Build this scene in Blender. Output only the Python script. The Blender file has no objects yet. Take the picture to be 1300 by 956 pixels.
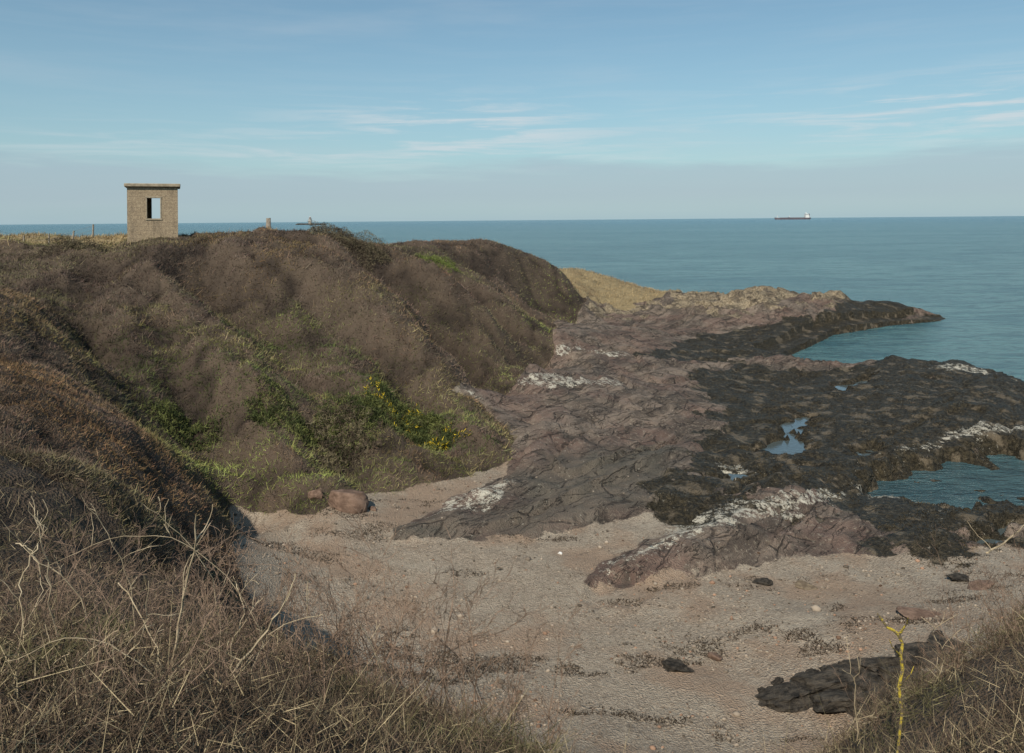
import bpy, math, numpy as np, random
from mathutils import Matrix, Vector
random.seed(7); rng=np.random.default_rng(11)
F=1011.0; H=10.0; ROLL=math.atan(0.0085)
sc=bpy.context.scene
# ------------------------------------------------------------------ helpers casting image pixels to world points at a chosen depth or height
def ray(px,py):
    dx=px-650.0; dy=279.5-py
    c,s=math.cos(ROLL),math.sin(ROLL)
    x=dx*c+dy*s; z=-dx*s+dy*c      # undo camera roll
    return x/F, z/F
def D(px,py,dep):
    a,b=ray(px,py); return (a*dep,dep,H+b*dep)
def Zp(px,py,z):
    a,b=ray(px,py); dep=(z-H)/b; return (a*dep,dep,z)
# ------------------------------------------------------------------ noise
def _h(ix,iy,s):
    h=(ix.astype(np.int64)*374761393+iy.astype(np.int64)*668265263+s*974711)&0xffffffff
    h=((h^(h>>13))*1274126177)&0xffffffff
    h=(h^(h>>16))&0xffffffff
    return h/2147483648.0-1.0
def vn(x,y,s=0):
    x0=np.floor(x);y0=np.floor(y);fx=x-x0;fy=y-y0
    fx=fx*fx*fx*(fx*(fx*6-15)+10);fy=fy*fy*fy*(fy*(fy*6-15)+10)
    a=_h(x0,y0,s);b=_h(x0+1,y0,s);c=_h(x0,y0+1,s);d=_h(x0+1,y0+1,s)
    return (a*(1-fx)+b*fx)*(1-fy)+(c*(1-fx)+d*fx)*fy
def fbm(x,y,o=4,s=0,g=0.5):
    r=0;a=1;t=0
    for i in range(o):
        r=r+a*vn(x+i*17.3,y-i*9.1,s+i);t+=a;a*=g;x=x*2.03;y=y*2.03
    return r/t*1.6
def S(v,a=0.,b=1.):
    t=np.clip((v-a)/(b-a),0,1);return t*t*(3-2*t)
# ------------------------------------------------------------------ terrain control points
C=[]
for p in [(800,860,.15),(700,866,.2),(900,800,.0),(1050,760,-.05),(560,760,.15),(430,720,.4),(330,680,.7),(400,800,.4),
          (380,645,.9),(470,630,.7),(600,606,.5),(655,588,.5),(650,550,.8),(612,520,1.),(575,498,1.1),(650,495,1.),(702,455,1.1),
          (705,412,1.4),(745,388,1.8),(700,680,.15),(560,660,.4),(780,600,.25),(720,540,.5),(800,500,.5),(800,420,1.0),
          (880,440,.0),(870,385,1.3),(940,382,1.6),(960,405,.4),(1060,382,1.1),(1100,395,.1),(1140,388,.3),(1185,402,-.8),
          (900,560,-.3),(1000,520,-.45),(1000,600,-.4),(1100,500,-.35),(1200,530,-.3),(1150,462,-.1),(1230,464,-.3),(1290,484,-.8),
          (900,680,.1),(1000,680,-.1),(1150,660,-.2),(1300,660,-.4),(1200,600,-.7),(1300,560,-.45),(1150,750,-.05),(1290,740,.2),
          (1080,790,.2),(1010,490,-.7),(1350,600,-.8),(1350,700,-.1)]:
    C.append(Zp(*p))
for p in [(330,304,46),(420,356,43),(500,410,41),(552,470,39.5),(400,455,37),(300,400,39),(200,400,36),(480,520,33.5),(350,520,31),
          (250,520,30),(330,610,27),(560,560,32),(600,565,32),(150,350,40),(100,430,31),(60,370,37),(250,600,27),(280,650,25.5),
          (380,301,54),(430,298,58),(500,330,55),(560,357,53),(630,407,52),(650,450,49.5),(600,455,48),(590,430,49),(520,376,48),(560,420,46),
          (470,316,60),(520,317,63),(560,317,66),(600,319,69),(640,322,72),(690,337,75),(720,355,76.5),(738,374,77.5),(690,395,71),(640,364,68),(670,388,66),(600,344,62),
          (300,299,52),(250,303,50),(195,308,48),(120,320,46),(60,322,46),(0,324,46),(0,314,60),(120,311,56),
          (700,345,93),(740,350,95),(800,365,93),(850,376,89),(760,386,80),
          (0,400,26),(60,450,26),(100,492,25.5),(160,545,24.5),(200,575,24),(250,622,23.5),(298,674,22.9),(0,560,16),(150,650,12),
          (250,740,15),(305,790,17.5),(0,480,21),(100,565,18),(-150,420,26),(-300,400,30),(20,380,31),(90,440,28.5),(180,520,27.5),(260,590,26),(-200,600,12)]:
    C.append(D(*p))
C+= [(-4,6,6.9),(-1.9,6,6.6),(0,6,5.95),(1.2,6,5.3),(2.1,6,5.5),(2.7,6,6.1),(3.1,6,6.45),(4.0,6,6.8),(7,10,5.1),(5,10,3.5),(3.,10,2.3),(0,12,1.7),(0,9,3.4),(-3,10,4.3),(-3,14,1.6),(-4.5,12,3.8),
     (2.5,3.5,7.4),(0,3,7.6),(-3,3,8.0),(0,0,8.4),(0,-5,8.7),(-12,-3,8.6),(12,-3,8.4),(9,4,7.4),(11,9,6),(13,14,2.6),(9,14,1.5),(6.5,13,1.2),(16,20,.5),
     (-12,8,7.6),(-20,12,8.),(-30,30,8.6),(-50,45,8.8),(-80,45,8.5),(-60,10,9),(-110,60,8),(-70,62,7.5),(-40,66,7),(-25,70,5),(-70,85,-3),(-30,88,-3),(-8,86,1),(-5,100,-3),
     (-110,100,-3),(8,108,-3),(20,103,-2.5),(32,97,-1.5),(44,95,-2),(30,125,-4),(-50,130,-4),(100,130,-4),(60,80,-3),(75,50,-2.5),(48,46,-1.),(40,32,-.6),(60,30,-2),(90,20,-2),(35,18,1.),(30,5,7),
     (40,70,-2.),(60,100,-4)]
C=np.array(C)
cx,cy,cz=C[:,0],C[:,1],C[:,2]
CC=2.0**2
def ker(x,y): return np.sqrt((x[:,None]-cx)**2+(y[:,None]-cy)**2+CC)
NCT=len(C)
A=np.zeros((NCT+1,NCT+1));A[:NCT,:NCT]=ker(cx,cy)-np.eye(NCT)*0.03;A[:NCT,NCT]=1;A[NCT,:NCT]=1
Wt=np.linalg.solve(A,np.append(cz,0))
def seg_d(x,y,P):
    d=np.full(len(x),1e9)
    for i in range(1,len(P)):
        ax,ay=P[i-1][:2];bx,by=P[i][:2];ex,ey=bx-ax,by-ay
        t=np.clip(((x-ax)*ex+(y-ay)*ey)/(ex*ex+ey*ey),0,1);d=np.minimum(d,(x-ax-t*ex)**2+(y-ay-t*ey)**2)
    return d
GUL=[([D(*p) for p in q],w,h) for q,w,h in [
  ([(450,310,54),(505,355,49.5),(548,405,47),(575,450,45.5),(588,492,43)],2.2,-2.1),
  ([(400,345,43.5),(440,368,43),(500,402,41),(552,462,39)],2.8,1.1),
  ([(530,325,58),(590,362,55),(640,410,53),(668,470,50)],2.0,-1.8),
  ([(520,335,54),(565,355,52.5),(625,402,51),(655,455,48)],2.2,1.0),
  ([(600,335,65),(650,372,63),(690,420,60)],2.2,-1.6),
  ([(20,372,34),(90,438,29.5),(185,522,28),(265,600,26.5),(300,645,25.2)],2.0,-.4),
  ([(105,350,40),(112,430,33.5),(135,500,30.5)],1.2,-1.),
  ([(200,350,42),(260,430,36),(330,520,31.5)],2.,.8),([(270,360,41),(330,430,37),(400,520,32.5),(415,600,28.5)],1.5,-1.2),
  ([(350,400,38),(420,470,35),(480,540,32)],2.,.6),([(380,370,41),(450,440,38),(520,520,34.5),(560,580,31.5)],1.2,-.9),
  ([(180,380,38),(215,450,33),(260,530,29.5)],1.2,-.8),([(0,440,24),(90,520,22),(180,620,19)],2.,.2)]]
def warp(x,y): return x+.9*vn(x/4,y/4,91),y+.9*vn(x/4,y/4,92)
def base(x,y,fold=False):
    x=np.asarray(x,float).ravel();y=np.asarray(y,float).ravel();o=np.empty(len(x))
    for i in range(0,len(x),60000):
        o[i:i+60000]=ker(x[i:i+60000],y[i:i+60000])@Wt[:NCT]+Wt[NCT]
    wx,wy=warp(x,y);gf=np.zeros(len(x))
    for P,w,h in GUL:
        e=h*np.exp(-seg_d(wx,wy,P)/(w*w));o+=e;gf+=e
    o=np.clip(o,-4,12)
    return (o,gf) if fold else o
def hit(px,py,y0=6.0,y1=130.):
    a,b=ray(px,py); dd=np.linspace(y0,y1,700)
    zz=base(a*dd,dd); rz=H+b*dd
    k=np.where(rz<=zz)[0]
    d=dd[k[0]] if len(k) else (-11.0/b if b<0 else y1)
    return (a*d,d)
def poly(pts,y0=6.): return np.array([hit(*p,y0) for p in pts])
def sd(x,y,P,m=3.0):
    r=np.full(len(x),-m)
    sel=(x>P[:,0].min()-m)&(x<P[:,0].max()+m)&(y>P[:,1].min()-m)&(y<P[:,1].max()+m)
    if not sel.any(): return r
    X=x[sel];Y=y[sel];d=np.full(len(X),1e9);ins=np.zeros(len(X),bool)
    for i in range(len(P)):
        ax,ay=P[i-1];bx,by=P[i];ex,ey=bx-ax,by-ay
        t=np.clip(((X-ax)*ex+(Y-ay)*ey)/(ex*ex+ey*ey+1e-9),0,1)
        d=np.minimum(d,(X-ax-t*ex)**2+(Y-ay-t*ey)**2)
        c=((ay>Y)!=(by>Y))
        ins^=c&(X<(bx-ax)*(Y-ay)/((by-ay) if by!=ay else 1e-9)+ax)
    d=np.sqrt(d);r[sel]=np.clip(np.where(ins,d,-d),-m,m);return r
hillbase=[(305,655),(345,660),(400,652),(470,632),(600,607),(655,588),(652,555),(612,520),(575,497),(650,495),(702,455),(705,412),(745,388)]
PH=np.vstack([poly(hillbase,14.),[(6,92),(-10,110),(-160,110),(-160,-20),(60,-20),(40,10),(14,14.5),(8.5,14),(6.2,13.8),(4,13),(0,13.2),(-2.5,14.2),(-4.6,16),(-6.2,18.5),(-7.4,20.5)]])
PR=np.vstack([[D(545,490,41)[:2],D(590,525,36)[:2],D(630,560,33)[:2],D(640,590,30)[:2]],poly([(615,610),(560,640),(500,672),(495,690),(600,693),(690,688),(750,674),(800,662),(845,655),(880,663),(790,700),(745,722),(712,755),(780,745),(850,735),(900,735),(1000,715),(1100,708),(1180,712),(1299,695)],14.),
   [(60,22),(100,20),(100,125),(-20,125),(2,92),D(725,388,77)[:2],D(680,412,66)[:2],D(680,455,52)[:2],D(640,495,45)[:2]]])
PSEA=np.vstack([[Zp(px,py,-1)[:2] for px,py in [(1198,405),(1120,412),(1045,424),(1010,440),(975,455),(1010,467),(1085,476)]],
   [Zp(px,py,-.6)[:2] for px,py in [(1120,463),(1230,463),(1300,483),(1450,520)]],[(110,20),(110,93),(70,93)]])
PRP=poly([(1085,612),(1130,590),(1200,576),(1330,558),(1420,560),(1420,650),(1300,646),(1200,648),(1120,630)],14.)
PW1=poly([(800,454),(850,442),(890,428),(960,418),(1060,397),(1130,385),(1240,392),(1240,412),(1050,432),(985,455),(850,464)],14.)
PW2=np.vstack([poly([(870,482),(930,465),(1090,474)],14.),[Zp(1130,456,-.2)[:2],Zp(1240,456,-.4)[:2],Zp(1310,478,-.8)[:2]],[(60,46),(70,24)],poly([(1299,700),(1200,702),(1120,700),(1090,650),(1000,640),(900,656),(838,655),(845,610),(885,560),(895,520),(868,500)],14.)])
PALE=[poly(q,14.) for q in [[(515,672),(560,640),(615,618),(668,622),(665,648),(605,664)],
   [(712,752),(740,726),(790,708),(850,690),(825,672),(870,658),(960,645),(1060,630),(1100,630),(1010,666),(900,688),(850,706),(770,735)],
   [(573,494),(600,500),(680,482),(810,488),(800,498),(700,503),(640,508),(600,524)],[(690,446),(730,440),(800,452),(790,460),(700,460)],
   [(1130,580),(1200,555),(1320,540),(1330,552),(1220,572),(1140,590)],[(1085,622),(1180,628),(1200,640),(1100,640)],[(905,595),(940,592),(960,612),(920,625)],
   [(1150,468),(1260,470),(1290,482),(1200,476)]]]
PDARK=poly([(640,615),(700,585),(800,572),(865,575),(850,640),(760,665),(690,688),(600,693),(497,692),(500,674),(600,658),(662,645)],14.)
PTAN=[poly(q,14.) for q in [[(830,398),(860,378),(900,372),(960,374),(1010,384),(1000,396),(930,404)],[(1015,392),(1030,378),(1070,374),(1110,378),(1140,386),(1080,392)],[(740,400),(760,386),(820,384),(840,396)]]]
PGR=np.array([(6,76.5),(-6,88),(2,96),(14,99),(24,93),(17,85),(11,79)])
POOLP=[[(945,576),(975,564),(996,552),(990,540),(1022,526),(1034,532),(1014,552),(1020,566),(1030,580),(990,582)],
       [(1058,492),(1080,486),(1105,478),(1098,490),(1070,497)],[(1085,573),(1112,568),(1115,576),(1088,580)],
       [(900,612),(925,602),(965,608),(930,618)],[(1235,690),(1262,672),(1290,670),(1275,690)],[(735,755),(790,738),(840,745),(780,770)]]
PPOOL=[poly(q,14.) for q in POOLP]; POOLZ=[]
for q in PPOOL: POOLZ.append(float(base([q[:,0].mean()],[q[:,1].mean()])[0])-0.02)
ux,uy=.63,.78
def field(x,y):
    x=np.asarray(x,float).ravel();y=np.asarray(y,float).ravel()
    b,gf=base(x,y,True)
    w=fbm(x/1.6,y/1.6,3,5)*0.5; w2=fbm(x/.5,y/.5,3,9)*.22
    sh=sd(x,y,PH)+w*.6; hill=S(sh,-.1,1.1); hillm=S(sh,-.15,.25)
    srd=sd(x,y,PR)
    sr=srd+w2*.8+w*.35; rock=S(sr,-.05,.45)*(1-hillm); rh=S(srd+w*.5,-.1,1.3)*(1-hillm)
    al=x*ux+y*uy; ac=-x*uy+y*ux+w*.25
    st=fbm(al/16,ac/3.6,2,21)
    ws=sd(x,y,PSEA,6); wrp=sd(x,y,PRP)+fbm(x/1.3,y/1.3,4,77)*.9
    w3=fbm(x/3.2,y/3.2,4,120)
    weed=np.maximum(S(sd(x,y,PW1)+w+w2,-.3,.4),S(sd(x,y,PW2)+w*1.6+w2*1.5+w3,-.6,.9))*(1-hillm)
    bil=np.abs(fbm(x/2.6,y/2.6,2,2));bil2=np.abs(fbm(x/.75,y/.75,2,3))
    fa=x*.86-y*.52;fc=x*.52+y*.86+.8*vn(x/3,y/3,44)                       # folds running down the cliff slope
    fold=fbm(fa/11,fc/2.0,2,140); foldh=fold*S(y,24,30)*(1-.5*S(y,54,66))
    z=b+hill*(.20*(1-S(y,48,62))+.42*foldh+(.22-.08*S(y,52,62))*(bil-.12)+.15*(bil2-.25)*(1-.4*S(y,50,62)))*S(y,4,12)
    v=st*1.9+.20*ac; fr=v-np.floor(v); step=fr*.34-S(fr,.92,1.)*.34      # gently dipping beds ending in small risers
    brkn=.10*np.floor(fbm(x/1.1,y/1.1,2,150)*2.2)*.5
    z=z+rh*(.12+.12*st+(step+brkn)*(1-.5*weed)+.015*fbm(x/.4,y/.4,3,8))+rock*.03
    tan=np.zeros(len(x))
    for q in PTAN: tan=np.maximum(tan,S(sd(x,y,q,4)+w*1.5+w2,-.6,.8))
    tan*=(1-hillm)
    t1=.9*(fbm(x/3.2,y/2.,3,41)+.35)*2.2;t1f=t1-np.floor(t1);t1=(np.floor(t1)+S(t1f,.6,1.))/2.2
    z=z+tan*np.clip(t1,-.1,1.3)*.8*(1-weed)
    z=z+weed*(.03*fbm(x/.4,y/.4,3,14)+.10*fbm(x/1.4,y/1.4,3,15))
    z=z+(1-hill)*(1-rock)*(.05*fbm(x/1.5,y/1.5,3,51))
    k=S(ws,-.8,1.2)*S(y,25,30);z=z*(1-k)+(-1.5+.2*w)*k
    k=S(wrp,-.4,.5);z=z*(1-k)+(-1.14+.30*fbm(x/1.1,y/1.1,4,61))*k
    for q,pz in zip(PPOOL,POOLZ):
        k=S(sd(x,y,q)+w2*1.2+.25*fbm(x/.35,y/.35,2,19),-.3,.12);z=z*(1-k)+(pz-.1)*k
    weed=np.maximum(weed,rock*S(-z,.42,.75)*S(y,24,30))       # everything below high water is weed covered
    pale=np.zeros(len(x))
    for q in PALE: pale=np.maximum(pale,S(sd(x,y,q)+w*.8+w2,-.6,.6))
    pale*=(1-hillm)
    grass=S(sd(x,y,PGR)+w,-.3,.6)
    grass=np.maximum(grass,S(y-.18*np.abs(x+30)+w,42.5,45)*S(-x,21,25)*hillm)
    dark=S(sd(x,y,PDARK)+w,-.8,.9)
    crease_ao=(np.minimum(bil*2.2,1)*.6+np.minimum(bil2*2.,1)*.4)*np.clip(1+.32*np.minimum(gf,0)+.12*np.maximum(gf,0)+.28*np.clip(foldh,-1,.6),.3,1.3)  # painted occlusion: low in creases, gullies and fold troughs, darkens the slope colours
    return z,hillm,rock,weed,pale,grass,dark,tan,crease_ao
# ------------------------------------------------------------------ node helpers
def newmat(name):
    m=bpy.data.materials.new(name);m.use_nodes=True;nt=m.node_tree;nt.nodes.clear()
    o=nt.nodes.new('ShaderNodeOutputMaterial');b=nt.nodes.new('ShaderNodeBsdfPrincipled');nt.links.new(b.outputs[0],o.inputs[0])
    return m,nt,b
class N:
    def __init__(s,nt): s.nt=nt
    def put(s,sock,v):
        if isinstance(v,bpy.types.NodeSocket): s.nt.links.new(v,sock)
        elif isinstance(v,(tuple,list)):
            sock.default_value=tuple(v)+((1.,) if len(v)==3 and len(sock.default_value)==4 else ())
        else: sock.default_value=v
    def math(s,op,a,b=0.,c=0.,cl=False):
        n=s.nt.nodes.new('ShaderNodeMath');n.operation=op;n.use_clamp=cl
        s.put(n.inputs[0],a);s.put(n.inputs[1],b);s.put(n.inputs[2],c);return n.outputs[0]
    def mix(s,f,a,b,bt='MIX'):
        n=s.nt.nodes.new('ShaderNodeMix');n.data_type='RGBA';n.blend_type=bt;n.clamp_factor=True
        s.put(n.inputs[0],f);s.put(n.inputs[6],a);s.put(n.inputs[7],b);return n.outputs[2]
    def noise(s,vec,scale,detail=4,rough=.55,dist=0.):
        n=s.nt.nodes.new('ShaderNodeTexNoise');s.put(n.inputs['Vector'],vec)
        n.inputs['Scale'].default_value=scale;n.inputs['Detail'].default_value=detail;n.inputs['Roughness'].default_value=rough;n.inputs['Distortion'].default_value=dist
        return n.outputs[0]
    def vor(s,vec,scale,feat='F1'):
        n=s.nt.nodes.new('ShaderNodeTexVoronoi');n.feature=feat;s.put(n.inputs['Vector'],vec);n.inputs['Scale'].default_value=scale;return n
    def step(s,v,a,b):
        n=s.nt.nodes.new('ShaderNodeMapRange');n.interpolation_type='SMOOTHSTEP';s.put(n.inputs[0],v);n.inputs[1].default_value=a;n.inputs[2].default_value=b;return n.outputs[0]
    def attr(s,name):
        n=s.nt.nodes.new('ShaderNodeAttribute');n.attribute_name=name;return n
    def sep(s,v):
        n=s.nt.nodes.new('ShaderNodeSeparateXYZ');s.put(n.inputs[0],v);return n.outputs
    def comb(s,x,y,z=0.):
        n=s.nt.nodes.new('ShaderNodeCombineXYZ');s.put(n.inputs[0],x);s.put(n.inputs[1],y);s.put(n.inputs[2],z);return n.outputs[0]
    def obj(s): return s.nt.nodes.new('ShaderNodeTexCoord').outputs['Object']
    def mapping(s,vec,rot=(0,0,0),scale=(1,1,1)):
        n=s.nt.nodes.new('ShaderNodeMapping');s.put(n.inputs[0],vec);n.inputs['Rotation'].default_value=rot;n.inputs['Scale'].default_value=scale;return n.outputs[0]
    def bump(s,h,st,d=.1):
        n=s.nt.nodes.new('ShaderNodeBump');s.put(n.inputs['Height'],h);n.inputs['Strength'].default_value=st;n.inputs['Distance'].default_value=d;return n.outputs[0]
def simple(name,c1,c2,scale=3,rough=.9,bump=.4,bd=.02,spec=.2):
    m,nt,b=newmat(name);g=N(nt);o=g.obj()
    f=g.noise(o,scale,6,.65);g.put(b.inputs['Base Color'],g.mix(g.step(f,.35,.65),c1,c2));b.inputs['Roughness'].default_value=rough
    b.inputs['Specular IOR Level'].default_value=spec
    g.put(b.inputs['Normal'],g.bump(g.noise(o,scale*4,5,.7),bump,bd));return m
def link(ob): sc.collection.objects.link(ob);return ob
def tag(ob,label,cat,group=None,kind=None):
    ob["label"]=label;ob["category"]=cat
    if group: ob["group"]=group
    if kind: ob["kind"]=kind
    return ob
# ------------------------------------------------------------------ ground sheet
NR,NC=1000,900
s_=np.geomspace(3.,138.,NR)-6.
t_=np.linspace(-1.3,1.2,NC)
YY=np.repeat(s_,NC);XX=np.tile(t_,NR)*(YY+15)
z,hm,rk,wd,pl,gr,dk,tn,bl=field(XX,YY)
me=bpy.data.meshes.new("ground")
me.vertices.add(NR*NC);me.vertices.foreach_set('co',np.stack([XX,YY,z],1).astype(np.float32).ravel())
i=np.arange(NR*NC).reshape(NR,NC);q=np.stack([i[:-1,:-1],i[:-1,1:],i[1:,1:],i[1:,:-1]],-1).reshape(-1,4)
def setfaces(me,q):
    k=q.shape[1];me.loops.add(q.size);me.loops.foreach_set('vertex_index',q.astype(np.int32).ravel())
    me.polygons.add(len(q));me.polygons.foreach_set('loop_start',np.arange(0,q.size,k,dtype=np.int32));me.polygons.foreach_set('loop_total',np.full(len(q),k,dtype=np.int32))
    me.update(calc_edges=True)
setfaces(me,q);me.polygons.foreach_set('use_smooth',np.ones(len(q),bool))
def colattr(me,name,r,g,b):
    a=me.color_attributes.new(name,'FLOAT_COLOR','POINT');a.data.foreach_set('color',np.stack([r,g,b,np.ones(len(r))],1).astype(np.float32).ravel())
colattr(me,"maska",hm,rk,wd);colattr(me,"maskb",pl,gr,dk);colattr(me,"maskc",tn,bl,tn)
m,nt,b=newmat("shore_ground");g=N(nt);o=g.obj()
A1=g.sep(g.attr("maska").outputs['Vector']);B1=g.sep(g.attr("maskb").outputs['Vector']);C1=g.sep(g.attr("maskc").outputs['Vector'])
nf=g.noise(o,6,5,.7);nm=g.noise(o,1.1,5,.6);nl=g.noise(o,.25,3,.6)
wob=nt.nodes.new('ShaderNodeVectorMath');wob.operation='ADD';nt.links.new(o,wob.inputs[0])
wn=nt.nodes.new('ShaderNodeTexNoise');nt.links.new(o,wn.inputs['Vector']);wn.inputs['Scale'].default_value=.5;wn.inputs['Detail'].default_value=3;nt.links.new(wn.outputs['Color'],wob.inputs[1])
rot=g.mapping(wob.outputs[0],(0,0,-math.radians(51)),(1,1,1))
strat=g.noise(g.mapping(rot,(0,0,0),(.16,1.1,1)),1.2,6,.62);strat2=g.noise(g.mapping(rot,(0,0,0),(.3,3.,1)),2.2,5,.65)
crk=g.vor(g.mapping(rot,(0,0,0),(.40,1.0,1)),.9,'DISTANCE_TO_EDGE').outputs['Distance']
crack=g.math('MULTIPLY',g.step(crk,.036,.0),g.step(nm,.38,.56))
lin=g.step(g.math('ABSOLUTE',g.math('SUBTRACT',g.noise(g.mapping(rot,(0,0,0),(.07,.9,1)),2.0,5,.55),.5)),.011,.0)
def brk(v,n,amt): return g.math('ADD',v,g.math('MULTIPLY',g.math('SUBTRACT',n,.5),amt))
pv=g.vor(o,24)
peb=g.mix(g.step(g.sep(pv.outputs['Color'])[0],.1,.95),(.17,.14,.105),(.43,.37,.29))
sand=g.mix(g.step(nm,.35,.62),(.29,.235,.175),(.36,.30,.225))
sandc=g.mix(.5,sand,peb)
sandc=g.mix(g.math('MULTIPLY',g.step(nl,.48,.58),.6),sandc,(.29,.20,.135))
sandc=g.mix(g.math('MULTIPLY',g.step(g.noise(o,.55,5,.65),.54,.66),.4),sandc,(.40,.35,.275))
sandc=g.mix(g.math('MULTIPLY',g.step(g.noise(o,2.6,6,.75),.58,.67),.6),sandc,(.10,.08,.06))
rockc=g.mix(g.step(strat,.40,.60),(.088,.070,.056),(.215,.170,.132))
rockc=g.mix(g.math('MULTIPLY',g.step(nl,.44,.60),.5),rockc,(.180,.112,.088))
rockc=g.mix(g.math('MULTIPLY',g.step(strat2,.55,.67),.5),rockc,(.055,.046,.037))
rockc=g.mix(g.math('MULTIPLY',g.step(nf,.54,.66),.65),rockc,(.31,.265,.20))
rockc=g.mix(g.math('MULTIPLY',g.step(nm,.53,.64),.6),rockc,(.062,.054,.044))
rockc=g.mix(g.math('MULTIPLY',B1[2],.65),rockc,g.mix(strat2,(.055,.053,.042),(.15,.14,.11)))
tanc=g.mix(g.step(nf,.4,.62),(.19,.15,.095),(.38,.31,.21));tanc=g.mix(g.math('MULTIPLY',g.step(nm,.48,.60),.75),tanc,(.09,.072,.055))
rockc=g.mix(g.step(brk(C1[0],nm,1.),.4,.6),rockc,tanc)
rockc=g.mix(g.math('MULTIPLY',g.math('MAXIMUM',crack,lin),.75),rockc,(.026,.021,.017))
weedc=g.mix(g.step(nf,.4,.7),(.020,.017,.010),(.075,.060,.034))
weedc=g.mix(g.math('MULTIPLY',g.step(nm,.54,.64),.8),weedc,(.15,.12,.08))
bar=g.mix(nf,(.36,.33,.25),(.70,.66,.55))
soil=g.mix(C1[1],(.024,.018,.014),(.105,.078,.055))  # soil under the scrub, with the crease shade painted into its colour
col=g.mix(g.step(brk(A1[1],g.noise(o,3.,7,.75),1.4),.42,.58),sandc,rockc)
wm=g.step(brk(g.math('MULTIPLY',A1[2],1.),g.noise(o,1.4,7,.72),2.8),.46,.62)
col=g.mix(wm,col,weedc)
pm=g.step(brk(B1[0],g.noise(o,3.2,8,.85),4.0),.97,1.10)
col=g.mix(pm,col,bar)
spk=g.math('MULTIPLY',g.step(g.noise(o,7.,5,.8),.635,.67),A1[1]);col=g.mix(g.math('MULTIPLY',spk,.75),col,bar)
col=g.mix(g.step(brk(A1[0],nf,.5),.4,.6),col,soil)
grassc=g.mix(nm,(.22,.17,.09),(.38,.30,.17))
col=g.mix(g.step(brk(B1[1],nf,.8),.4,.6),col,grassc)
g.put(b.inputs['Base Color'],col)
g.put(b.inputs['Roughness'],g.math('SUBTRACT',.93,g.math('MULTIPLY',wm,.35)));b.inputs['Specular IOR Level'].default_value=.25
hh=g.math('ADD',g.math('ADD',g.math('MULTIPLY',strat,.4),g.math('MULTIPLY',strat2,.45)),g.math('ADD',g.math('MULTIPLY',nf,.4),g.math('MULTIPLY',pv.outputs['Distance'],.4)))
hh=g.math('SUBTRACT',hh,g.math('MULTIPLY',g.math('MULTIPLY',g.math('MAXIMUM',crack,lin),A1[1]),.6))
g.put(b.inputs['Normal'],g.bump(hh,.85,.13))
me.materials.append(m)
gd=link(bpy.data.objects.new("ground",me));gd["kind"]="structure";gd["label"]="shingle cove, wave cut rock and headland slope";gd["category"]="ground"
# ------------------------------------------------------------------ sea
def plane(name,pts,mat):
    me=bpy.data.meshes.new(name);me.from_pydata([tuple(p) for p in pts],[],[tuple(range(len(pts)))]);me.materials.append(mat);return link(bpy.data.objects.new(name,me))
m,nt,b=newmat("sea_water");g=N(nt);o=g.obj()
n1=g.noise(g.mapping(o,(0,0,.25),(.6,1.3,1)),1.1,6,.65,.4);n2=g.noise(g.mapping(o,(0,0,-.12),(.35,1.,1)),.30,7,.75);n3=g.noise(g.mapping(o,(0,0,.1),(.35,1.5,1)),.006,5,.6);n4=g.noise(g.mapping(o,(0,0,-.1),(.3,1.,1)),.04,6,.75)
c=g.mix(g.step(n3,.35,.65),(.078,.175,.185),(.115,.230,.235))
c=g.mix(g.math('MULTIPLY',g.step(n2,.47,.58),.75),c,(.036,.105,.128))
c=g.mix(g.math('MULTIPLY',g.step(n4,.48,.58),.5),c,(.033,.105,.132))
c=g.mix(g.math('MULTIPLY',g.step(n1,.50,.60),.6),c,(.025,.075,.092))
yy=g.sep(o)[1]
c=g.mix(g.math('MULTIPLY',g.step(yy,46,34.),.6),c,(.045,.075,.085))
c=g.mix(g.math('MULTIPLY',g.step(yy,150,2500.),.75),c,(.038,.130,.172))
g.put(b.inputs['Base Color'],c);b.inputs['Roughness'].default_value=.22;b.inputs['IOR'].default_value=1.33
hgt=g.math('ADD',g.math('MULTIPLY',n1,.6),g.math('MULTIPLY',n2,1.8))
g.put(b.inputs['Normal'],g.bump(hgt,1.,.8))
R=60000
sea=plane("sea",[(-R,-2000,-1),(R,-2000,-1),(R,R,-1),(-R,R,-1)],m);sea["kind"]="structure";sea["category"]="water";sea["label"]="teal open sea with small ripples"
m,nt,b=newmat("pool_water");g=N(nt);o=g.obj()
b.inputs['Base Color'].default_value=(.07,.09,.09,1);b.inputs['Roughness'].default_value=.06;b.inputs['IOR'].default_value=1.33;b.inputs['Specular IOR Level'].default_value=1.
g.put(b.inputs['Normal'],g.bump(g.noise(o,5,3,.5),.25,.05))
for q,pz in zip(PPOOL[:5],POOLZ[:5]):
    c=q.mean(0);ob=plane("tide_pool_water",[(c[0]+(p[0]-c[0])*1.12,c[1]+(p[1]-c[1])*1.12,pz-.04) for p in q],m)
    ob["kind"]="structure";ob["category"]="water";ob["label"]="still tide pool water among dark seaweed"
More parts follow.
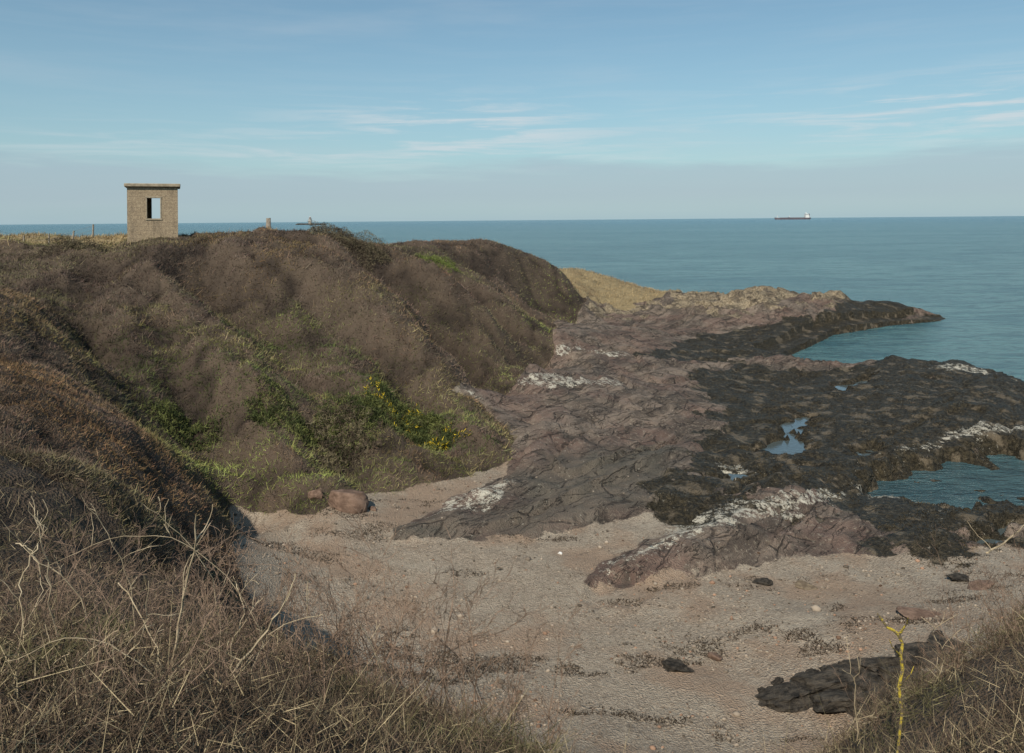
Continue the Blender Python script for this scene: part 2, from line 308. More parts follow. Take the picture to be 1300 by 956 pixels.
# ------------------------------------------------------------------ blades / twigs
mb,nt,b=newmat("plant_blades");g=N(nt)
g.put(b.inputs['Base Color'],g.attr("tint").outputs['Color']);b.inputs['Roughness'].default_value=.9;b.inputs['Specular IOR Level'].default_value=.1
def blades(name,P,L,Wd,col,jit=.8,lean=(0,0,1),mat=None):
    n=len(P);d=rng.normal(0,1,(n,3))*jit+np.array(lean);d[:,2]=np.abs(d[:,2]);d/=np.linalg.norm(d,axis=1)[:,None]
    r=rng.normal(0,1,(n,3));s=np.cross(d,r);s/=np.linalg.norm(s,axis=1)[:,None]
    L=np.broadcast_to(L,n)[:,None];Wd=np.broadcast_to(Wd,n)[:,None]
    V=np.stack([P-s*Wd*.5,P+s*Wd*.5,P+d*L+s*Wd*.12],1).reshape(-1,3)
    me=bpy.data.meshes.new(name);me.vertices.add(3*n);me.vertices.foreach_set('co',V.astype(np.float32).ravel())
    setfaces(me,np.arange(3*n).reshape(-1,3))
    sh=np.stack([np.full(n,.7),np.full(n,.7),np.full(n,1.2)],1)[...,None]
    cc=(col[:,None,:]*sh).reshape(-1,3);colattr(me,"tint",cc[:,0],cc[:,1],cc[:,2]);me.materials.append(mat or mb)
    return link(bpy.data.objects.new(name,me))
def samp(n,mask,ymin,ymax,tmin=-.78,tmax=.78):
    # random places over the land, denser close by
    yy=np.exp(rng.uniform(math.log(ymin),math.log(ymax),n));xx=rng.uniform(tmin,tmax,n)*(yy+1.5)
    f=field(xx,yy);keep=rng.uniform(0,1,n)<mask(xx,yy,f)
    return xx[keep],yy[keep],[a[keep] for a in f]
def patch(x,y,px,py,rx,ry=None):
    c=hit(px,py);ry=ry or rx;return np.exp(-(((x-c[0])/rx)**2+((y-c[1])/ry)**2))
x,y,f=samp(800000,lambda x,y,f:f[1]*(1-f[5]),11,84,-.78,.3)
base_c=np.array([.132,.097,.076])
col=np.tile(base_c,(len(x),1))
def blend(col,c,k): k=np.clip(k,0,1)[:,None];return col*(1-k)+np.array(c)*k
big=fbm(x/5,y/5,3,101);med=fbm(x/1.5,y/1.5,3,102);fine=fbm(x/.5,y/.5,2,103)
col=blend(col,(.215,.140,.078),S(big+med*.6,.1,.8)*.6)
col=blend(col,(.165,.155,.078),S(-big+med*.9,.2,.8)*.6)
col=blend(col,(.23,.145,.070),np.clip(patch(x,y,60,470,5)+patch(x,y,90,560,5)+patch(x,y,330,330,5,3)+patch(x,y,310,300,3),0,1)*S(med,-.5,.6)*.6)
gz=np.clip(patch(x,y,430,560,5,3.5)+patch(x,y,340,520,4.5)+patch(x,y,500,540,4.5,3)+patch(x,y,330,470,4.5)+patch(x,y,460,500,4)*.8+patch(x,y,300,600,3)+patch(x,y,230,470,4)*.8+patch(x,y,540,590,3)*.8+patch(x,y,370,420,3)*.6,0,1)
col=blend(col,(.160,.165,.060),gz*S(med+fine*.5,-.35,.45)*.9)
col=blend(col,(.34,.28,.15),gz*S(fine+med*.5,.30,.7)*.65)
col=blend(col,(.070,.100,.028),gz*S(-med+fine*.7,.10,.5)*.75)
col=blend(col,(.085,.12,.032),np.clip(patch(x,y,495,535,2.3,1.3)+patch(x,y,235,545,2)+patch(x,y,555,575,1.5)+patch(x,y,400,440,1.6),0,1)*S(fine+med,-.4,.3)*.9)
col=blend(col,(.24,.27,.085),np.clip(patch(x,y,370,625,3,1.9)*1.3+patch(x,y,300,640,1.8)+patch(x,y,712,400,2.5,4)*1.3+patch(x,y,690,420,2)+patch(x,y,570,462,1.7)*1.2+patch(x,y,640,480,1.5)*.8,0,1)*S(fine,-.8,.3))
col=blend(col,(.15,.18,.05),np.clip(patch(x,y,555,334,2.,3.)+patch(x,y,100,322,2.5)+patch(x,y,360,420,1.2)+patch(x,y,515,390,1.4)+patch(x,y,690,402,2),0,1)*.8)
col=blend(col,(.17,.155,.08),patch(x,y,455,305,3.5,3)*.8)
col*=(.34+.90*f[8])[:,None]  # bake the crease and gully shade into the twig tint
col*=rng.uniform(.5,1.6,(len(x),1))*rng.uniform(.9,1.1,(len(x),3))
L=rng.uniform(.06,.19,len(x))*np.clip(y/25,.8,1.4)*np.where(rng.uniform(0,1,len(x))<.05+.08*gz,2.,1)
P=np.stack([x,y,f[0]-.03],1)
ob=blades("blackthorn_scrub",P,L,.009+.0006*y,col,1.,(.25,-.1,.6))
tag(ob,"dense brown wind clipped blackthorn scrub covering the cliff slope","scrub",kind="stuff")
def bush(name,px,py,r,h,n,c,label,cat):
    cxy=hit(px,py);u=rng.normal(0,1,(n,3));u/=np.linalg.norm(u,axis=1)[:,None];u[:,2]=np.abs(u[:,2])
    rr=(1-.45*rng.uniform(0,1,n)**2)*(1+.8*fbm(u[:,0]*2.+px,u[:,1]*2.+u[:,2],3,3))
    X=cxy[0]+u[:,0]*r*rr;Y=cxy[1]+u[:,1]*r*rr;zz=field(X,Y)[0]
    P=np.stack([X,Y,zz-.05+u[:,2]*h*rr],1)
    k=fbm(X*3,Y*3+P[:,2]*3,2,5);cc=np.array(c[0])*np.ones((n,1));cc=blend(cc,c[1],S(k,-.2,.6))
    if len(c)>2: cc=np.where(((rng.uniform(0,1,n)<c[3])&(fbm(X*1.5,Y*1.5+P[:,2]*1.5,2,55)>0))[:,None],np.array(c[2]),cc)
    cc=cc*rng.uniform(.5,1.5,(n,1));ob=blades(name,P-u*.08,rng.uniform(.08,.2,n),.03,cc,.8,(0,0,.4))
    return tag(ob,label,cat,group="bushes on the cliff slope")
G=((.06,.075,.028),(.15,.165,.055));GY=G+((.80,.58,.04),.18)
for px,py,r,h,c in [(500,542,1.2,.5,GY),(445,560,1.3,.45,G),(556,580,.8,.5,GY),(235,562,1.4,.5,G),(525,570,1.,.4,G),(468,545,1.1,.45,G),(540,560,.7,.4,GY),(400,585,.9,.35,G),(340,550,.8,.3,G)]:
    bush("gorse_bush",px,py,r,h,3000,c,"green gorse bush with yellow flowers on the slope" if len(c)>2 else "dark green gorse bush on the slope","bush")
OL=((.10,.08,.055),(.18,.155,.095))
for px,py,r,h,n_ in [(440,306,2.2,.8,15000),(462,312,1.9,.6,10000),(100,330,1.5,.5,6000),(430,600,1.1,.5,5000)]:
    bush("thorn_bush",px,py,r,h,n_,OL,"olive brown leafless thorn bush on the ridge","bush")
bush("gorse_bush",555,338,1.6,.4,3500,((.10,.13,.035),(.18,.22,.06)),"bright green rounded gorse bush on the ridge","bush")
# dry grass
x,y,f=samp(240000,lambda x,y,f:f[5],38,102,-.8,.3)
c=np.tile((.38,.29,.16),(len(x),1));c=blend(c,(.17,.20,.07),S(fbm(x/2,y/2,3,6),-.1,.7)*.5*(x<-10));c=blend(c,(.20,.145,.09),S(fbm(x/2.5,y/2.5,3,16),.0,.6)*.85)*rng.uniform(.6,1.4,(len(x),1))
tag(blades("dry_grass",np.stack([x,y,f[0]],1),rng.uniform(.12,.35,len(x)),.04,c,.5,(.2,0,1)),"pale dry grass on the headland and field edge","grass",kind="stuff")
# seaweed
x,y,f=samp(170000,lambda x,y,f:S(f[3]+1.2*fbm(x/1.3,y/1.3,4,88),.5,1.)*(f[0]>-.98)*(f[3]>.05),17,92,-.1,.85)
c=np.tile((.034,.028,.017),(len(x),1));c=blend(c,(.12,.09,.042),S(fbm(x/.8,y/.8,3,16),-.1,.8)*.65)*rng.uniform(.5,1.5,(len(x),1))
mw,nt,b=newmat("wet_weed");g=N(nt);g.put(b.inputs['Base Color'],g.attr("tint").outputs['Color']);b.inputs['Roughness'].default_value=.6;b.inputs['Specular IOR Level'].default_value=.3
tag(blades("seaweed",np.stack([x,y,f[0]-.01],1),rng.uniform(.04,.12,len(x)),.03,c,1.,(0,0,0.),mw),"dark bladder wrack seaweed carpeting the rock platform","seaweed",kind="stuff")
# wrack line on the shingle
x,y,f=samp(240000,lambda x,y,f:(1-f[1])*(1-f[2])*S(fbm(x/1.4,y/.6,4,66),.36,.8),15,30,-.5,.75)
c=np.tile((.045,.033,.022),(len(x),1))*rng.uniform(.5,1.8,(len(x),1))
tag(blades("seaweed_wrack",np.stack([x,y,f[0]],1),rng.uniform(.03,.10,len(x)),.025,c,1.,(0,0,.1),mw),"scattered dark dried seaweed on the shingle","seaweed",kind="stuff")
# ------------------------------------------------------------------ stones
import bmesh
def stone_mesh(name,seed,sub=3,flat=.6,am=.28,cut=.85,nc=9,fn=0.,sm=True):
    bm=bmesh.new();bmesh.ops.create_icosphere(bm,subdivisions=sub,radius=1)
    V=np.array([v.co[:] for v in bm.verts])
    d=.5*fbm(V[:,0]*1.1+seed*3,V[:,1]*1.1+V[:,2]*1.3,4,seed);
    V2=V*(1+am*d)[:,None]
    r=np.random.default_rng(seed)
    for k in range(nc):
        nrm=r.normal(0,1,3);nrm/=np.linalg.norm(nrm);t=r.uniform(.5,.85);dd=V2@nrm-t;V2=V2-np.clip(dd,0,None)[:,None]*nrm*cut
    if fn: V2*=(1+fn*fbm(V[:,0]*4+seed,V[:,1]*4+V[:,2]*4.7,3,seed+5))[:,None]
    V2[:,2]*=flat
    for v,c in zip(bm.verts,V2): v.co=c
    me=bpy.data.meshes.new(name);bm.to_mesh(me);bm.free();me.polygons.foreach_set('use_smooth',np.full(len(me.polygons),sm and sub>3));return me
mred=simple("red_rock",(.13,.085,.062),(.25,.17,.125),2,.9,.8,.06);mdk=simple("dark_rock",(.028,.024,.019),(.13,.11,.085),2.5,.85,1.,.12);mtan=simple("tan_rock",(.17,.13,.09),(.34,.27,.18),2,.9,.9,.1)
def boulder(px,py,w,asp,mat,label,seed,name="boulder",yw=None,grp="boulders on the shore",rough=False):
    c=hit(px,py,14.);z0=field(np.array([c[0]]),np.array([c[1]]))[0][0];s=w*c[1]/F/2
    me=stone_mesh(name,seed,4,1.,.5 if rough else .25,.98 if rough else .92,16 if rough else 12,.13 if rough else .05,not rough);me.materials.append(mat);ob=link(bpy.data.objects.new(name,me))
    ob.scale=(s*1.15,s*(yw or .8),s*asp*1.15);ob.rotation_euler=(random.gauss(0,.15),random.gauss(0,.15),random.uniform(-.6,.6));ob.location=(c[0],c[1],z0+s*asp*.2)
    return tag(ob,label,"rock",grp)
boulder(440,644,54,.7,mred,"large reddish brown boulder at the foot of the slope",1)
boulder(402,641,20,.8,mred,"small reddish boulder beside a larger one",2)
boulder(474,648,12,.6,mred,"small reddish stone on the shingle",3)
boulder(855,850,40,.3,mdk,"flat dark stone lying on shingle",4,rough=True)
boulder(906,833,22,.4,mred,"small flat brown stone on shingle",5)
boulder(1220,734,38,.25,mdk,"dark seaweed covered stone on shingle",6,rough=True)
boulder(1245,748,36,.22,mred,"flat reddish stone on shingle",7)
boulder(1022,745,26,.3,mtan,"flat tan stone on shingle",8)
boulder(1168,784,50,.14,mred,"flat reddish slab half buried in shingle",9)
boulder(968,740,26,.25,mdk,"flat dark stone lying on shingle",10)
for k,(px,py,w,a) in enumerate([(1040,872,90,.2),(1075,862,80,.22),(1105,858,80,.25),(1135,850,80,.28),(1170,840,80,.25),(1000,880,70,.15),(1120,880,90,.3),(1160,868,90,.3),(1205,828,70,.25),(1085,848,40,.2),(1000,895,70,.2),(1060,895,100,.22),(1110,905,90,.3),(1030,860,30,.2),(985,872,24,.2),(1150,822,28,.2),(970,885,20,.25),(1190,808,24,.3)]):
    boulder(px,py,w,a,mdk,"dark wet jagged rock at the foot of the cliff",20+k,rough=True)
mwh=simple("white_stone",(.6,.6,.57),(.75,.75,.72),5,.7,.2)
boulder(711,703,7,.7,mwh,"small white pebble on the shingle",60,"white_pebble")
# gravel
x,y,f=samp(34000,lambda x,y,f:(1-f[1])*(1-f[3])*(.12+.88*(1-f[2]))*S(fbm(x/1.8,y/1.2,3,160),-.7,.6),14,30,-.45,.8);ng=len(x)
ico=stone_mesh("tmp",5,1,.6,.2,.85,4);V=np.array([v.co[:] for v in ico.vertices]);T=np.array([p.vertices[:] for p in ico.polygons])
sz=np.exp(rng.normal(math.log(.017),.55,ng));a=rng.uniform(0,6.28,ng)
R_=np.stack([V[None,:,0]*np.cos(a)[:,None]-V[None,:,1]*np.sin(a)[:,None],(V[None,:,0]*np.sin(a)[:,None]+V[None,:,1]*np.cos(a)[:,None])*.75,np.repeat(V[None,:,2],ng,0)],2)*sz[:,None,None]
VV=(R_+np.stack([x,y,f[0]+sz*.2],1)[:,None,:]).reshape(-1,3)
me=bpy.data.meshes.new("gravel");me.vertices.add(len(VV));me.vertices.foreach_set('co',VV.astype(np.float32).ravel());setfaces(me,(T[None]+(np.arange(ng)*len(V))[:,None,None]).reshape(-1,3))
cc=np.tile((.25,.21,.165),(ng,1))*rng.uniform(.3,1.5,(ng,1));cc[rng.uniform(0,1,ng)<.15]*=(1.05,.8,.7);cc=np.repeat(cc,len(V),0);colattr(me,"tint",cc[:,0],cc[:,1],cc[:,2]);me.materials.append(mb)
tag(link(bpy.data.objects.new("gravel",me)),"loose pebbles scattered over the beach","pebbles",kind="stuff")
# ------------------------------------------------------------------ tubes / shrubs
def tubes(name,polys,mat,k=4):
    V=[];Fc=[]
    for pts,rad in polys:
        st=len(V);m_=len(pts)
        for j in range(m_):
            p=pts[j];d=(pts[min(j+1,m_-1)]-pts[max(j-1,0)]).normalized();u=d.cross(Vector((.3,.9,.2))).normalized();w=d.cross(u)
            for a in range(k):
                t=6.2832*a/k;V.append(p+(u*math.cos(t)+w*math.sin(t))*rad[j])
        for j in range(m_-1):
            for a in range(k): Fc.append((st+j*k+a,st+j*k+(a+1)%k,st+(j+1)*k+(a+1)%k,st+(j+1)*k+a))
    me=bpy.data.meshes.new(name);me.from_pydata([v[:] for v in V],[],Fc);me.materials.append(mat);return me
def rv(s): return Vector((random.gauss(0,s),random.gauss(0,s),random.gauss(0,s)))
def grow(out,p,d,L,r,lv,wob=.16,pr=.68):
    n=6;pts=[p.copy()];rad=[r];dd=d.normalized()
    for j in range(n):
        dd=(dd+rv(wob)).normalized();p=p+dd*(L/n);pts.append(p.copy());rad.append(max(r*(1-.7*(j+1)/n),.0016))
        if lv>0 and random.random()<pr:
            grow(out,p,(dd*.8+rv(.5)).normalized()+Vector((0,0,.2)),L*random.uniform(.3,.55),rad[-1]*.7,lv-1,wob,pr)
    out.append((pts,rad))
mtw=simple("thorn_twig",(.12,.085,.060),(.27,.19,.135),14,.9,.3,.005);mst=simple("dead_stem",(.34,.27,.17),(.52,.43,.29),10,.9,.3,.004)
m,nt,b=newmat("lichen_bark");g=N(nt);o=g.obj();mli=m
g.put(b.inputs['Base Color'],g.mix(g.step(g.noise(o,26,5,.75),.44,.56),(.14,.11,.07),(.52,.40,.04)));b.inputs['Roughness'].default_value=.95;g.put(b.inputs['Normal'],g.bump(g.noise(o,70,4,.7),1.,.01))
SM=[]
for k in range(5):
    out=[]
    for q in range(6): grow(out,Vector((random.gauss(0,.12),random.gauss(0,.12),0)),Vector((random.gauss(0,.55),random.gauss(0,.55),1)),random.uniform(.6,1.05),.0065,3)
    SM.append(tubes("thorn_shrub",out,mtw,3))
def gz_(x,y): return float(field(np.array([x]),np.array([y]))[0][0])
spots=[]
for px,dep,s in [(20,4.5,.8),(90,5.2,.9),(160,4.8,.8),(230,5.6,.9),(300,5.4,.8),(360,5.8,.9),(410,5.8,.9),(450,5.6,1.),(490,5.8,1.1),(530,5.6,1.1),(570,5.8,1.15),(610,5.6,1.),(650,5.8,.9),(690,5.6,.6),(60,6.5,.9),(140,7.,.9),(250,7.5,.9),(330,8.,1.),
               (1150,6.2,.5),(1190,6.4,.6),(1240,6.2,.6),(1290,6.2,.6),(1320,6.6,.7),(1270,6.6,.6),(1110,5.8,.45),(120,3.6,.7),(250,4.,.7),(380,4.6,.8)]:
    spots.append(((px-650)/F*dep,dep,s))
for k,(X,Y,s) in enumerate(spots):
    ob=link(bpy.data.objects.new("thorn_shrub",SM[k%5]));s*=random.uniform(.85,1.1);ob.scale=(s,s,s);ob.rotation_euler=(random.gauss(0,.15),random.gauss(0,.15),random.uniform(0,6.28));ob.location=(X,Y,gz_(X,Y)-.08)
    tag(ob,"bare brown thorny shrub at the cliff edge","shrub","bare thorn shrubs along the cliff edge")
# near undergrowth
x,y,f=samp(150000,lambda x,y,f:f[1],2.5,12,-.9,.95)
c=np.tile((.115,.084,.058),(len(x),1));c=blend(c,(.40,.33,.20),(rng.uniform(0,1,len(x))<.24)*.9);c=blend(c,(.09,.11,.034),S(fbm(x*2,y*2,3,8),.2,.8)*.5)
c*=rng.uniform(.5,1.5,(len(x),1))
P=np.stack([x,y,f[0]-.02+rng.uniform(0,.26,len(x))*S(fbm(x*1.2,y*1.2,2,4),-.6,.6)],1)
tag(blades("bramble_undergrowth",P,rng.uniform(.05,.20,len(x))*np.where(rng.uniform(0,1,len(x))<.07,2.6,1),.0048,c,1.,(.1,0,.35)),"tangled dry brambles and grass on the cliff top","undergrowth",kind="stuff")
# pale dead stems
stems=[([(250,650),(243,715),(226,790),(212,900)],4.2,.008),([(372,745),(338,800),(285,868),(262,930)],4.,.007),([(176,638),(218,668),(262,722),(280,800),(275,900)],4.6,.003),
 ([(38,640),(58,700),(66,780),(90,900)],4.4,.0035),([(100,628),(137,680),(165,745),(180,880)],5.,.003),([(190,738),(176,815),(120,868),(100,920)],3.8,.004),([(0,658),(40,704),(100,760),(140,880)],4.4,.003),
 ([(60,720),(160,680),(250,700),(330,800),(345,930)],5,.0025),([(455,790),(480,840),(500,930)],5,.003),([(10,840),(100,810),(190,850),(220,930)],3.6,.003),
 ([(30,800),(52,750),(40,700),(20,690)],4.2,.0025),([(330,930),(320,850),(350,800),(410,780)],4.4,.0025),([(60,930),(90,850),(150,800)],3.8,.0025),
 ([(10,900),(28,800),(26,740),(48,690)],4.,.003),([(200,930),(205,850),(182,790),(150,740)],4.2,.003),([(300,900),(292,830),(310,780),(300,740)],4.6,.0025),
 ([(1302,664),(1275,690),(1252,702)],7,.008),([(1184,790),(1188,812),(1200,832),(1188,868),(1180,930)],5.6,.004),([(1070,850),(1085,868),(1088,940)],5.2,.004),([(1095,835),(1085,868)],5.2,.003)]
for pts,dep,r in stems:
    P=[Vector(D(px,py,dep+.12*i)) for i,(px,py) in enumerate(pts)]
    Q=[]
    for j in range(len(P)-1):
        a,b_,c_,d_=P[max(j-1,0)],P[j],P[j+1],P[min(j+2,len(P)-1)]
        for t in [0,.2,.4,.6,.8]: Q.append(.5*((2*b_)+(c_-a)*t+(2*a-5*b_+4*c_-d_)*t*t+(3*b_-a-3*c_+d_)*t**3)+rv(.006))
    Q.append(P[-1]);R1=[r*(.4+.9*j/len(Q)) for j in range(len(Q))];out=[(Q,R1)]
    for j in range(3,len(Q)-2,5): 
        grow(out,Q[j],Vector((random.gauss(0,.6),random.gauss(0,.3),.7)),random.uniform(.08,.25),r*.45,1,.16,.25)
    tag(link(bpy.data.objects.new("dead_stem",tubes("dead_stem",out,mst,6))),"long pale dead bramble stem arching above the undergrowth","stem","dead stems above the undergrowth")
P=[Vector(D(px,py,5.)) for px,py in [(1114,779),(1120,787),(1126,796),(1134,800),(1141,806),(1146,818),(1143,832),(1146,850),(1141,872),(1145,905),(1139,960)]]
out=[(P,[.004,.007,.009,.009,.012,.010,.011,.009,.010,.008,.008]),([P[4],Vector(D(1151,792,4.95)),Vector(D(1153,784,4.9))],[.008,.005,.002]),([P[6],Vector(D(1133,822,4.9)),Vector(D(1129,812,4.88))],[.006,.004,.002]),([P[8],Vector(D(1156,856,4.9)),Vector(D(1160,846,4.9))],[.005,.003,.002])]
tag(link(bpy.data.objects.new("lichen_branch",tubes("lichen_branch",out,mli,7))),"upright twig covered in bright yellow lichen","branch")
# ------------------------------------------------------------------ lookout hut
def boxes(name,bs,mat,bev=.0):
    bm=bmesh.new()
    for (x0,x1,y0,y1,z0,z1) in bs:
        r=bmesh.ops.create_cube(bm,size=1)
        for v in r['verts']: v.co=Vector(((x0+x1)/2+v.co.x*(x1-x0),(y0+y1)/2+v.co.y*(y1-y0),(z0+z1)/2+v.co.z*(z1-z0)))
    if bev: bmesh.ops.bevel(bm,geom=bm.edges[:],offset=bev,segments=1,affect='EDGES')
    me=bpy.data.meshes.new(name);bm.to_mesh(me);bm.free();me.materials.append(mat);return me
def frame_wall(x0,x1,y0,y1,h,wx0,wx1,wz0,wz1,zb=-.8):
    return [(x0,wx0,y0,y1,zb,h),(wx1,x1,y0,y1,zb,h),(wx0,wx1,y0,y1,zb,wz0),(wx0,wx1,y0,y1,wz1,h)]
m,nt,b=newmat("pebbledash");g=N(nt);o=g.obj()
c=g.mix(g.step(g.noise(o,16,5,.75),.35,.65),(.24,.18,.115),(.48,.38,.25));c=g.mix(g.math('MULTIPLY',g.step(g.noise(g.mapping(o,(0,0,0),(1,1,.35)),2.2,5,.7),.48,.7),.6),c,(.15,.115,.08))
br=nt.nodes.new('ShaderNodeTexBrick');xx_,yy_,zz_=g.sep(o);g.put(br.inputs['Vector'],g.comb(g.math('ADD',xx_,yy_),zz_));br.inputs['Scale'].default_value=1.;br.inputs['Brick Width'].default_value=.45;br.inputs['Row Height'].default_value=.22;br.inputs['Mortar Size'].default_value=.015
c=g.mix(g.math('MULTIPLY',br.outputs['Fac'],.3),c,(.10,.08,.06))
g.put(b.inputs['Base Color'],c);b.inputs['Roughness'].default_value=.95;g.put(b.inputs['Normal'],g.bump(g.noise(o,30,4,.7),.9,.05))
mcon=simple("concrete_slab",(.24,.20,.14),(.38,.32,.23),5,.95,.4)
w=1.36;Hh=3.2
hx,hy,_=D(195,303,48);hz=D(195,306,48)[2]
hut=link(bpy.data.objects.new("lookout_hut",None));hut.location=(hx,hy,hz);hut.rotation_euler=(0,0,.40);tag(hut,"small square concrete lookout hut with flat roof","hut")
ob=link(bpy.data.objects.new("wall",boxes("wall",frame_wall(-w,w,-w,-w+.22,Hh,-.30,.40,1.35,2.55)+frame_wall(-w,w,w-.22,w,Hh,-.12,.75,1.2,2.75)+[(-w,-w+.22,-w+.22,w-.22,-.8,Hh),(w-.22,w,-w+.22,w-.22,-.8,Hh)],m)));ob.parent=hut
ob=link(bpy.data.objects.new("roof",boxes("roof",[(-w-.15,w+.15,-w-.17,w+.17,Hh+.002,Hh+.2)],mcon,.03)));ob.parent=hut
ob=link(bpy.data.objects.new("window",boxes("window",[(-.40,.50,-w-.04,-w+.10,1.25,1.348),(-.38,-.303,-w-.025,-w-.003,1.35,2.55),(.403,.48,-w-.025,-w-.003,1.35,2.55),(-.40,.50,-w-.03,-w-.003,2.553,2.66)],mcon,.01)));ob.parent=hut
# ------------------------------------------------------------------ fence + posts
mwood=simple("weathered_wood",(.20,.17,.13),(.36,.31,.25),8,.9,.5)
def post_mesh(h,r):
    bm=bmesh.new();bmesh.ops.create_cone(bm,cap_ends=True,segments=9,radius1=r,radius2=r*.85,depth=h)
    for v in bm.verts: v.co.z+=h/2; v.co+=rv(r*.08)
    me=bpy.data.meshes.new("post");bm.to_mesh(me);bm.free();me.materials.append(mwood);return me
fx=[(-40,323,44),(0,322,45),(30,321,46),(62,320,47),(92,318,48),(118,316,49)]
fence=link(bpy.data.objects.new("fence",None));p0=D(-40,323,44);fence.location=(p0[0],p0[1],gz_(p0[0],p0[1]));tag(fence,"wire fence with weathered wooden posts beside the field","fence")
tops=[]
pm_=post_mesh(.9,.06)
for px,py,dp in fx:
    X,Y,_=D(px,py,dp);Z=gz_(X,Y)-.05;ob=link(bpy.data.objects.new("post",pm_));ob.parent=fence;ob.location=Vector((X,Y,Z))-fence.location;ob.rotation_euler=(random.gauss(0,.05),random.gauss(0,.05),0);tops.append(Vector((X,Y,Z)))
mwire=simple("wire_metal",(.2,.2,.19),(.3,.29,.27),9,.6,.1)
for hgt in (.3,.55,.8):
    ob=link(bpy.data.objects.new("wire",tubes("wire",[([t+Vector((0,-.06,hgt))-fence.location for t in tops],[.006]*len(tops))],mwire,4)));ob.parent=fence
X,Y,Z=D(341,290,50);Z=gz_(X,Y)
pm2=post_mesh(.85,.16);ob=link(bpy.data.objects.new("marker_post",pm2));ob.location=(X,Y,Z);tag(ob,"short weathered wooden post standing in the scrub","post")
# ------------------------------------------------------------------ tanker
def loft(name,secs,mat):
    V=[];Fc=[];k=len(secs[0])
    for s in secs:V+=s
    for i in range(len(secs)-1):
        for a in range(k):Fc.append((i*k+a,i*k+(a+1)%k,(i+1)*k+(a+1)%k,(i+1)*k+a))
    Fc.append(tuple(range(k))[::-1]);Fc.append(tuple((len(secs)-1)*k+a for a in range(k)))
    me=bpy.data.meshes.new(name);me.from_pydata(V,[],Fc);me.materials.append(mat);return me
sx,sy,_=D(1006,277,5000)
ship=link(bpy.data.objects.new("cargo_ship",None));ship.location=(sx,sy,-1);tag(ship,"long dark tanker ship with white bridge on the horizon","ship")
mh=simple("hull_paint",(.11,.10,.12),(.15,.125,.14),.05,.6,.1);mw_=simple("ship_white",(.6,.6,.58),(.7,.7,.68),.05,.6,.1)
secs=[]
for X,wd_,zb,zt in [(-112,1,3,14),(-104,9,0,12.5),(-90,15,-2,11),(60,16,-2,10.5),(95,15,-2,11),(108,12,1,11.5),(113,10,5,11.5)]:
    secs.append([(X,-wd_,zt),(X,-wd_*.8,zb),(X,wd_*.8,zb),(X,wd_,zt)])
for nm,meh in [("hull",loft("hull",secs,mh)),("bridge",boxes("bridge",[(78,102,-13,13,11.2,24),(80,98,-13,13,24,32),(80,94,-16,16,32,36)],mw_)),
   ("funnel",boxes("funnel",[(99,107,-4,4,11.8,36)],mh)),("mast",boxes("mast",[(84,87,-1,1,36,46)],mw_)),("mast",boxes("mast",[(-96,-93.5,-1,1,11.5,26)],mw_)),("mast",boxes("mast",[(-20,-17.5,-1,1,10.8,24)],mw_)),("deck_pipes",boxes("deck_pipes",[(-80,76,-3,3,10.9,13),(-24,-21,-9,9,10.9,15)],mh))]:
    ob=link(bpy.data.objects.new(nm,meh));ob.parent=ship
# ------------------------------------------------------------------ lighthouse islet
ix,iy,_=D(393,285,3000)
me=stone_mesh("islet",77,4,1.,.5);me.materials.append(mdk);ob=link(bpy.data.objects.new("rocky_islet",me));ob.location=(ix,iy,-1);ob.scale=(75,30,8.);tag(ob,"low dark rocky islet in the sea","islet")
lh=link(bpy.data.objects.new("lighthouse",None));lh.location=(ix+2,iy,3);tag(lh,"squat pale lighthouse tower on a rocky islet","lighthouse")
def cyl(nm,r1,r2,z0,z1,mat,k=16):
    bm=bmesh.new();bmesh.ops.create_cone(bm,cap_ends=True,segments=k,radius1=r1,radius2=r2,depth=z1-z0)
    for v in bm.verts:v.co.z+=(z0+z1)/2
    me=bpy.data.meshes.new(nm);bm.to_mesh(me);bm.free();me.materials.append(mat);ob=link(bpy.data.objects.new(nm,me));ob.parent=lh
mlg=simple("grey_stone",(.40,.38,.34),(.5,.47,.42),.1,.9,.1)
cyl("tower",7,5.5,-3,18,mlg);cyl("gallery",7.5,7.5,18.01,19.5,mlg);cyl("lantern",3.5,3.5,19.51,24,mh);cyl("dome",3.8,.3,24.01,28,mlg)
# ------------------------------------------------------------------ light, world, camera
EL=math.radians(42);saz=math.radians(201)   # compass style, 0=+Y clockwise: sun behind and a little to the left
sd_=Vector((math.sin(saz)*math.cos(EL),math.cos(saz)*math.cos(EL),math.sin(EL)))
L_=bpy.data.lights.new("sun",'SUN');L_.energy=4.6;L_.angle=math.radians(.5);L_.color=(1,.91,.79);lo=link(bpy.data.objects.new("sun",L_));lo.rotation_euler=sd_.to_track_quat('Z','Y').to_euler()
w=bpy.data.worlds.new("World");sc.world=w;w.use_nodes=True;nt=w.node_tree;g=N(nt);bg=nt.nodes['Background']
sky=nt.nodes.new('ShaderNodeTexSky');sky.sky_type='NISHITA';sky.sun_disc=False;sky.sun_elevation=EL;sky.sun_rotation=saz;sky.air_density=1.;sky.dust_density=.6;sky.ozone_density=2.
tc=nt.nodes.new('ShaderNodeTexCoord').outputs['Generated'];X,Y,Zz=g.sep(tc)
az=g.math('ARCTAN2',X,Y);el=g.math('ARCSINE',Zz)
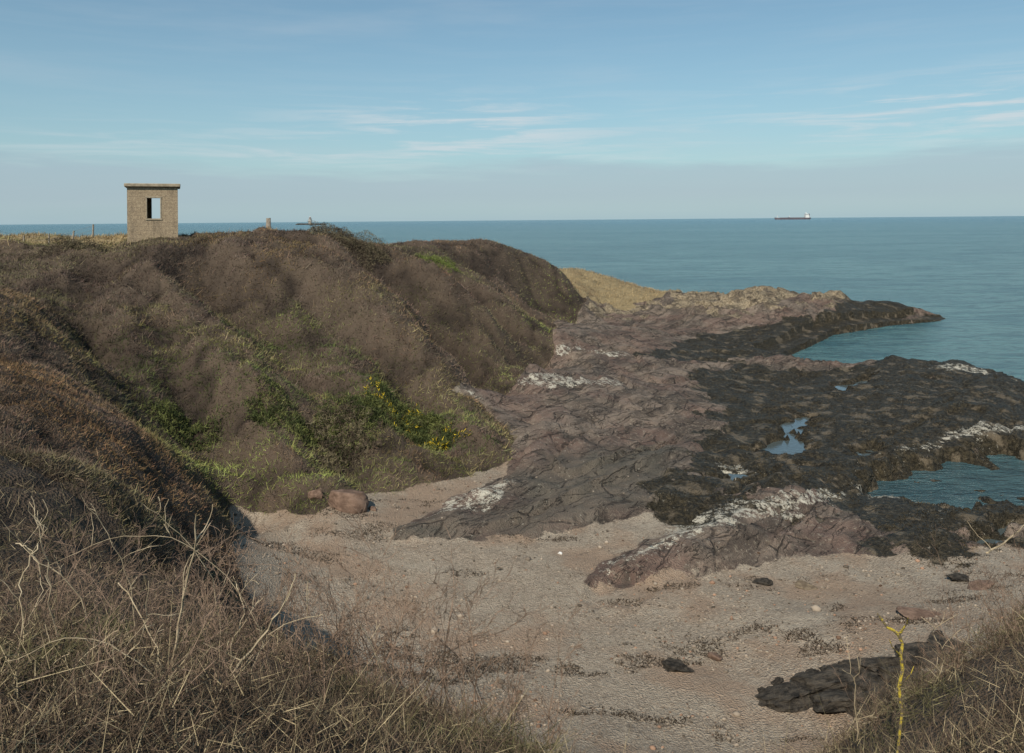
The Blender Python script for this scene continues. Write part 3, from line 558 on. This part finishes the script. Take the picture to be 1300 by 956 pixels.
def gauss(a,ca,sa,e,ce,se,tilt=0.):
    da=g.math('DIVIDE',g.math('SUBTRACT',a,ca),sa);ee=g.math('SUBTRACT',e,g.math('MULTIPLY',g.math('SUBTRACT',a,ca),tilt));de=g.math('DIVIDE',g.math('SUBTRACT',ee,ce),se)
    return g.math('EXPONENT',g.math('MULTIPLY',g.math('ADD',g.math('MULTIPLY',da,da),g.math('MULTIPLY',de,de)),-1.))
uv=g.comb(g.math('MULTIPLY',az,3.),g.math('MULTIPLY',el,42.))
uv2=g.comb(g.math('MULTIPLY',az,2.),g.math('MULTIPLY',el,14.),3.)
str1=g.noise(uv,1.8,8,.62,.5);soft=g.noise(uv2,1.3,5,.55,.3)
skyc=g.mix(1.,sky.outputs[0],(.88,1.09,1.03),'MULTIPLY')
haze=g.math('EXPONENT',g.math('MULTIPLY',g.math('MAXIMUM',el,0.),-6.))
skyc=g.mix(g.math('MULTIPLY',haze,.75),skyc,(3.9,5.4,6.5))
cm=g.math('ADD',gauss(az,-.06,.17,el,.120,.028),g.math('ADD',gauss(az,.54,.24,el,.118,.032),g.math('MULTIPLY',gauss(az,-.2,.5,el,.085,.022),.5)))
cm=g.math('ADD',cm,.04)
cl=g.math('MULTIPLY',g.step(str1,.44,.66),cm,0.,True)
skyc=g.mix(g.math('MULTIPLY',cl,.75),skyc,(7.0,7.4,7.7))
skyc=g.mix(g.math('MULTIPLY',g.step(soft,.48,.78),.18),skyc,(5.6,6.3,7.0))
be=g.math('ADD',el,g.math('ADD',g.math('MULTIPLY',g.math('SUBTRACT',soft,.5),.10),g.math('MULTIPLY',g.math('SUBTRACT',str1,.5),.03)))
band=g.math('MULTIPLY',g.math('MULTIPLY',g.step(be,.080,.054),g.step(el,.0,.035)),.5)
skyc=g.mix(band,skyc,(4.0,4.8,5.75))
g.put(bg.inputs[0],skyc);bg.inputs[1].default_value=.095
cam=bpy.data.cameras.new("camera");co=link(bpy.data.objects.new("camera",cam));co.matrix_world=Matrix.Translation((0,0,H))@Matrix.Rotation(math.pi/2,4,'X')@Matrix.Rotation(-ROLL,4,'Z')
cam.sensor_width=36;cam.lens=36*F/1300;cam.shift_y=-(478-279.5)/1300;cam.clip_start=.1;cam.clip_end=200000
sc.camera=co
sc.view_settings.view_transform='Standard';sc.view_settings.look='None';sc.view_settings.exposure=0
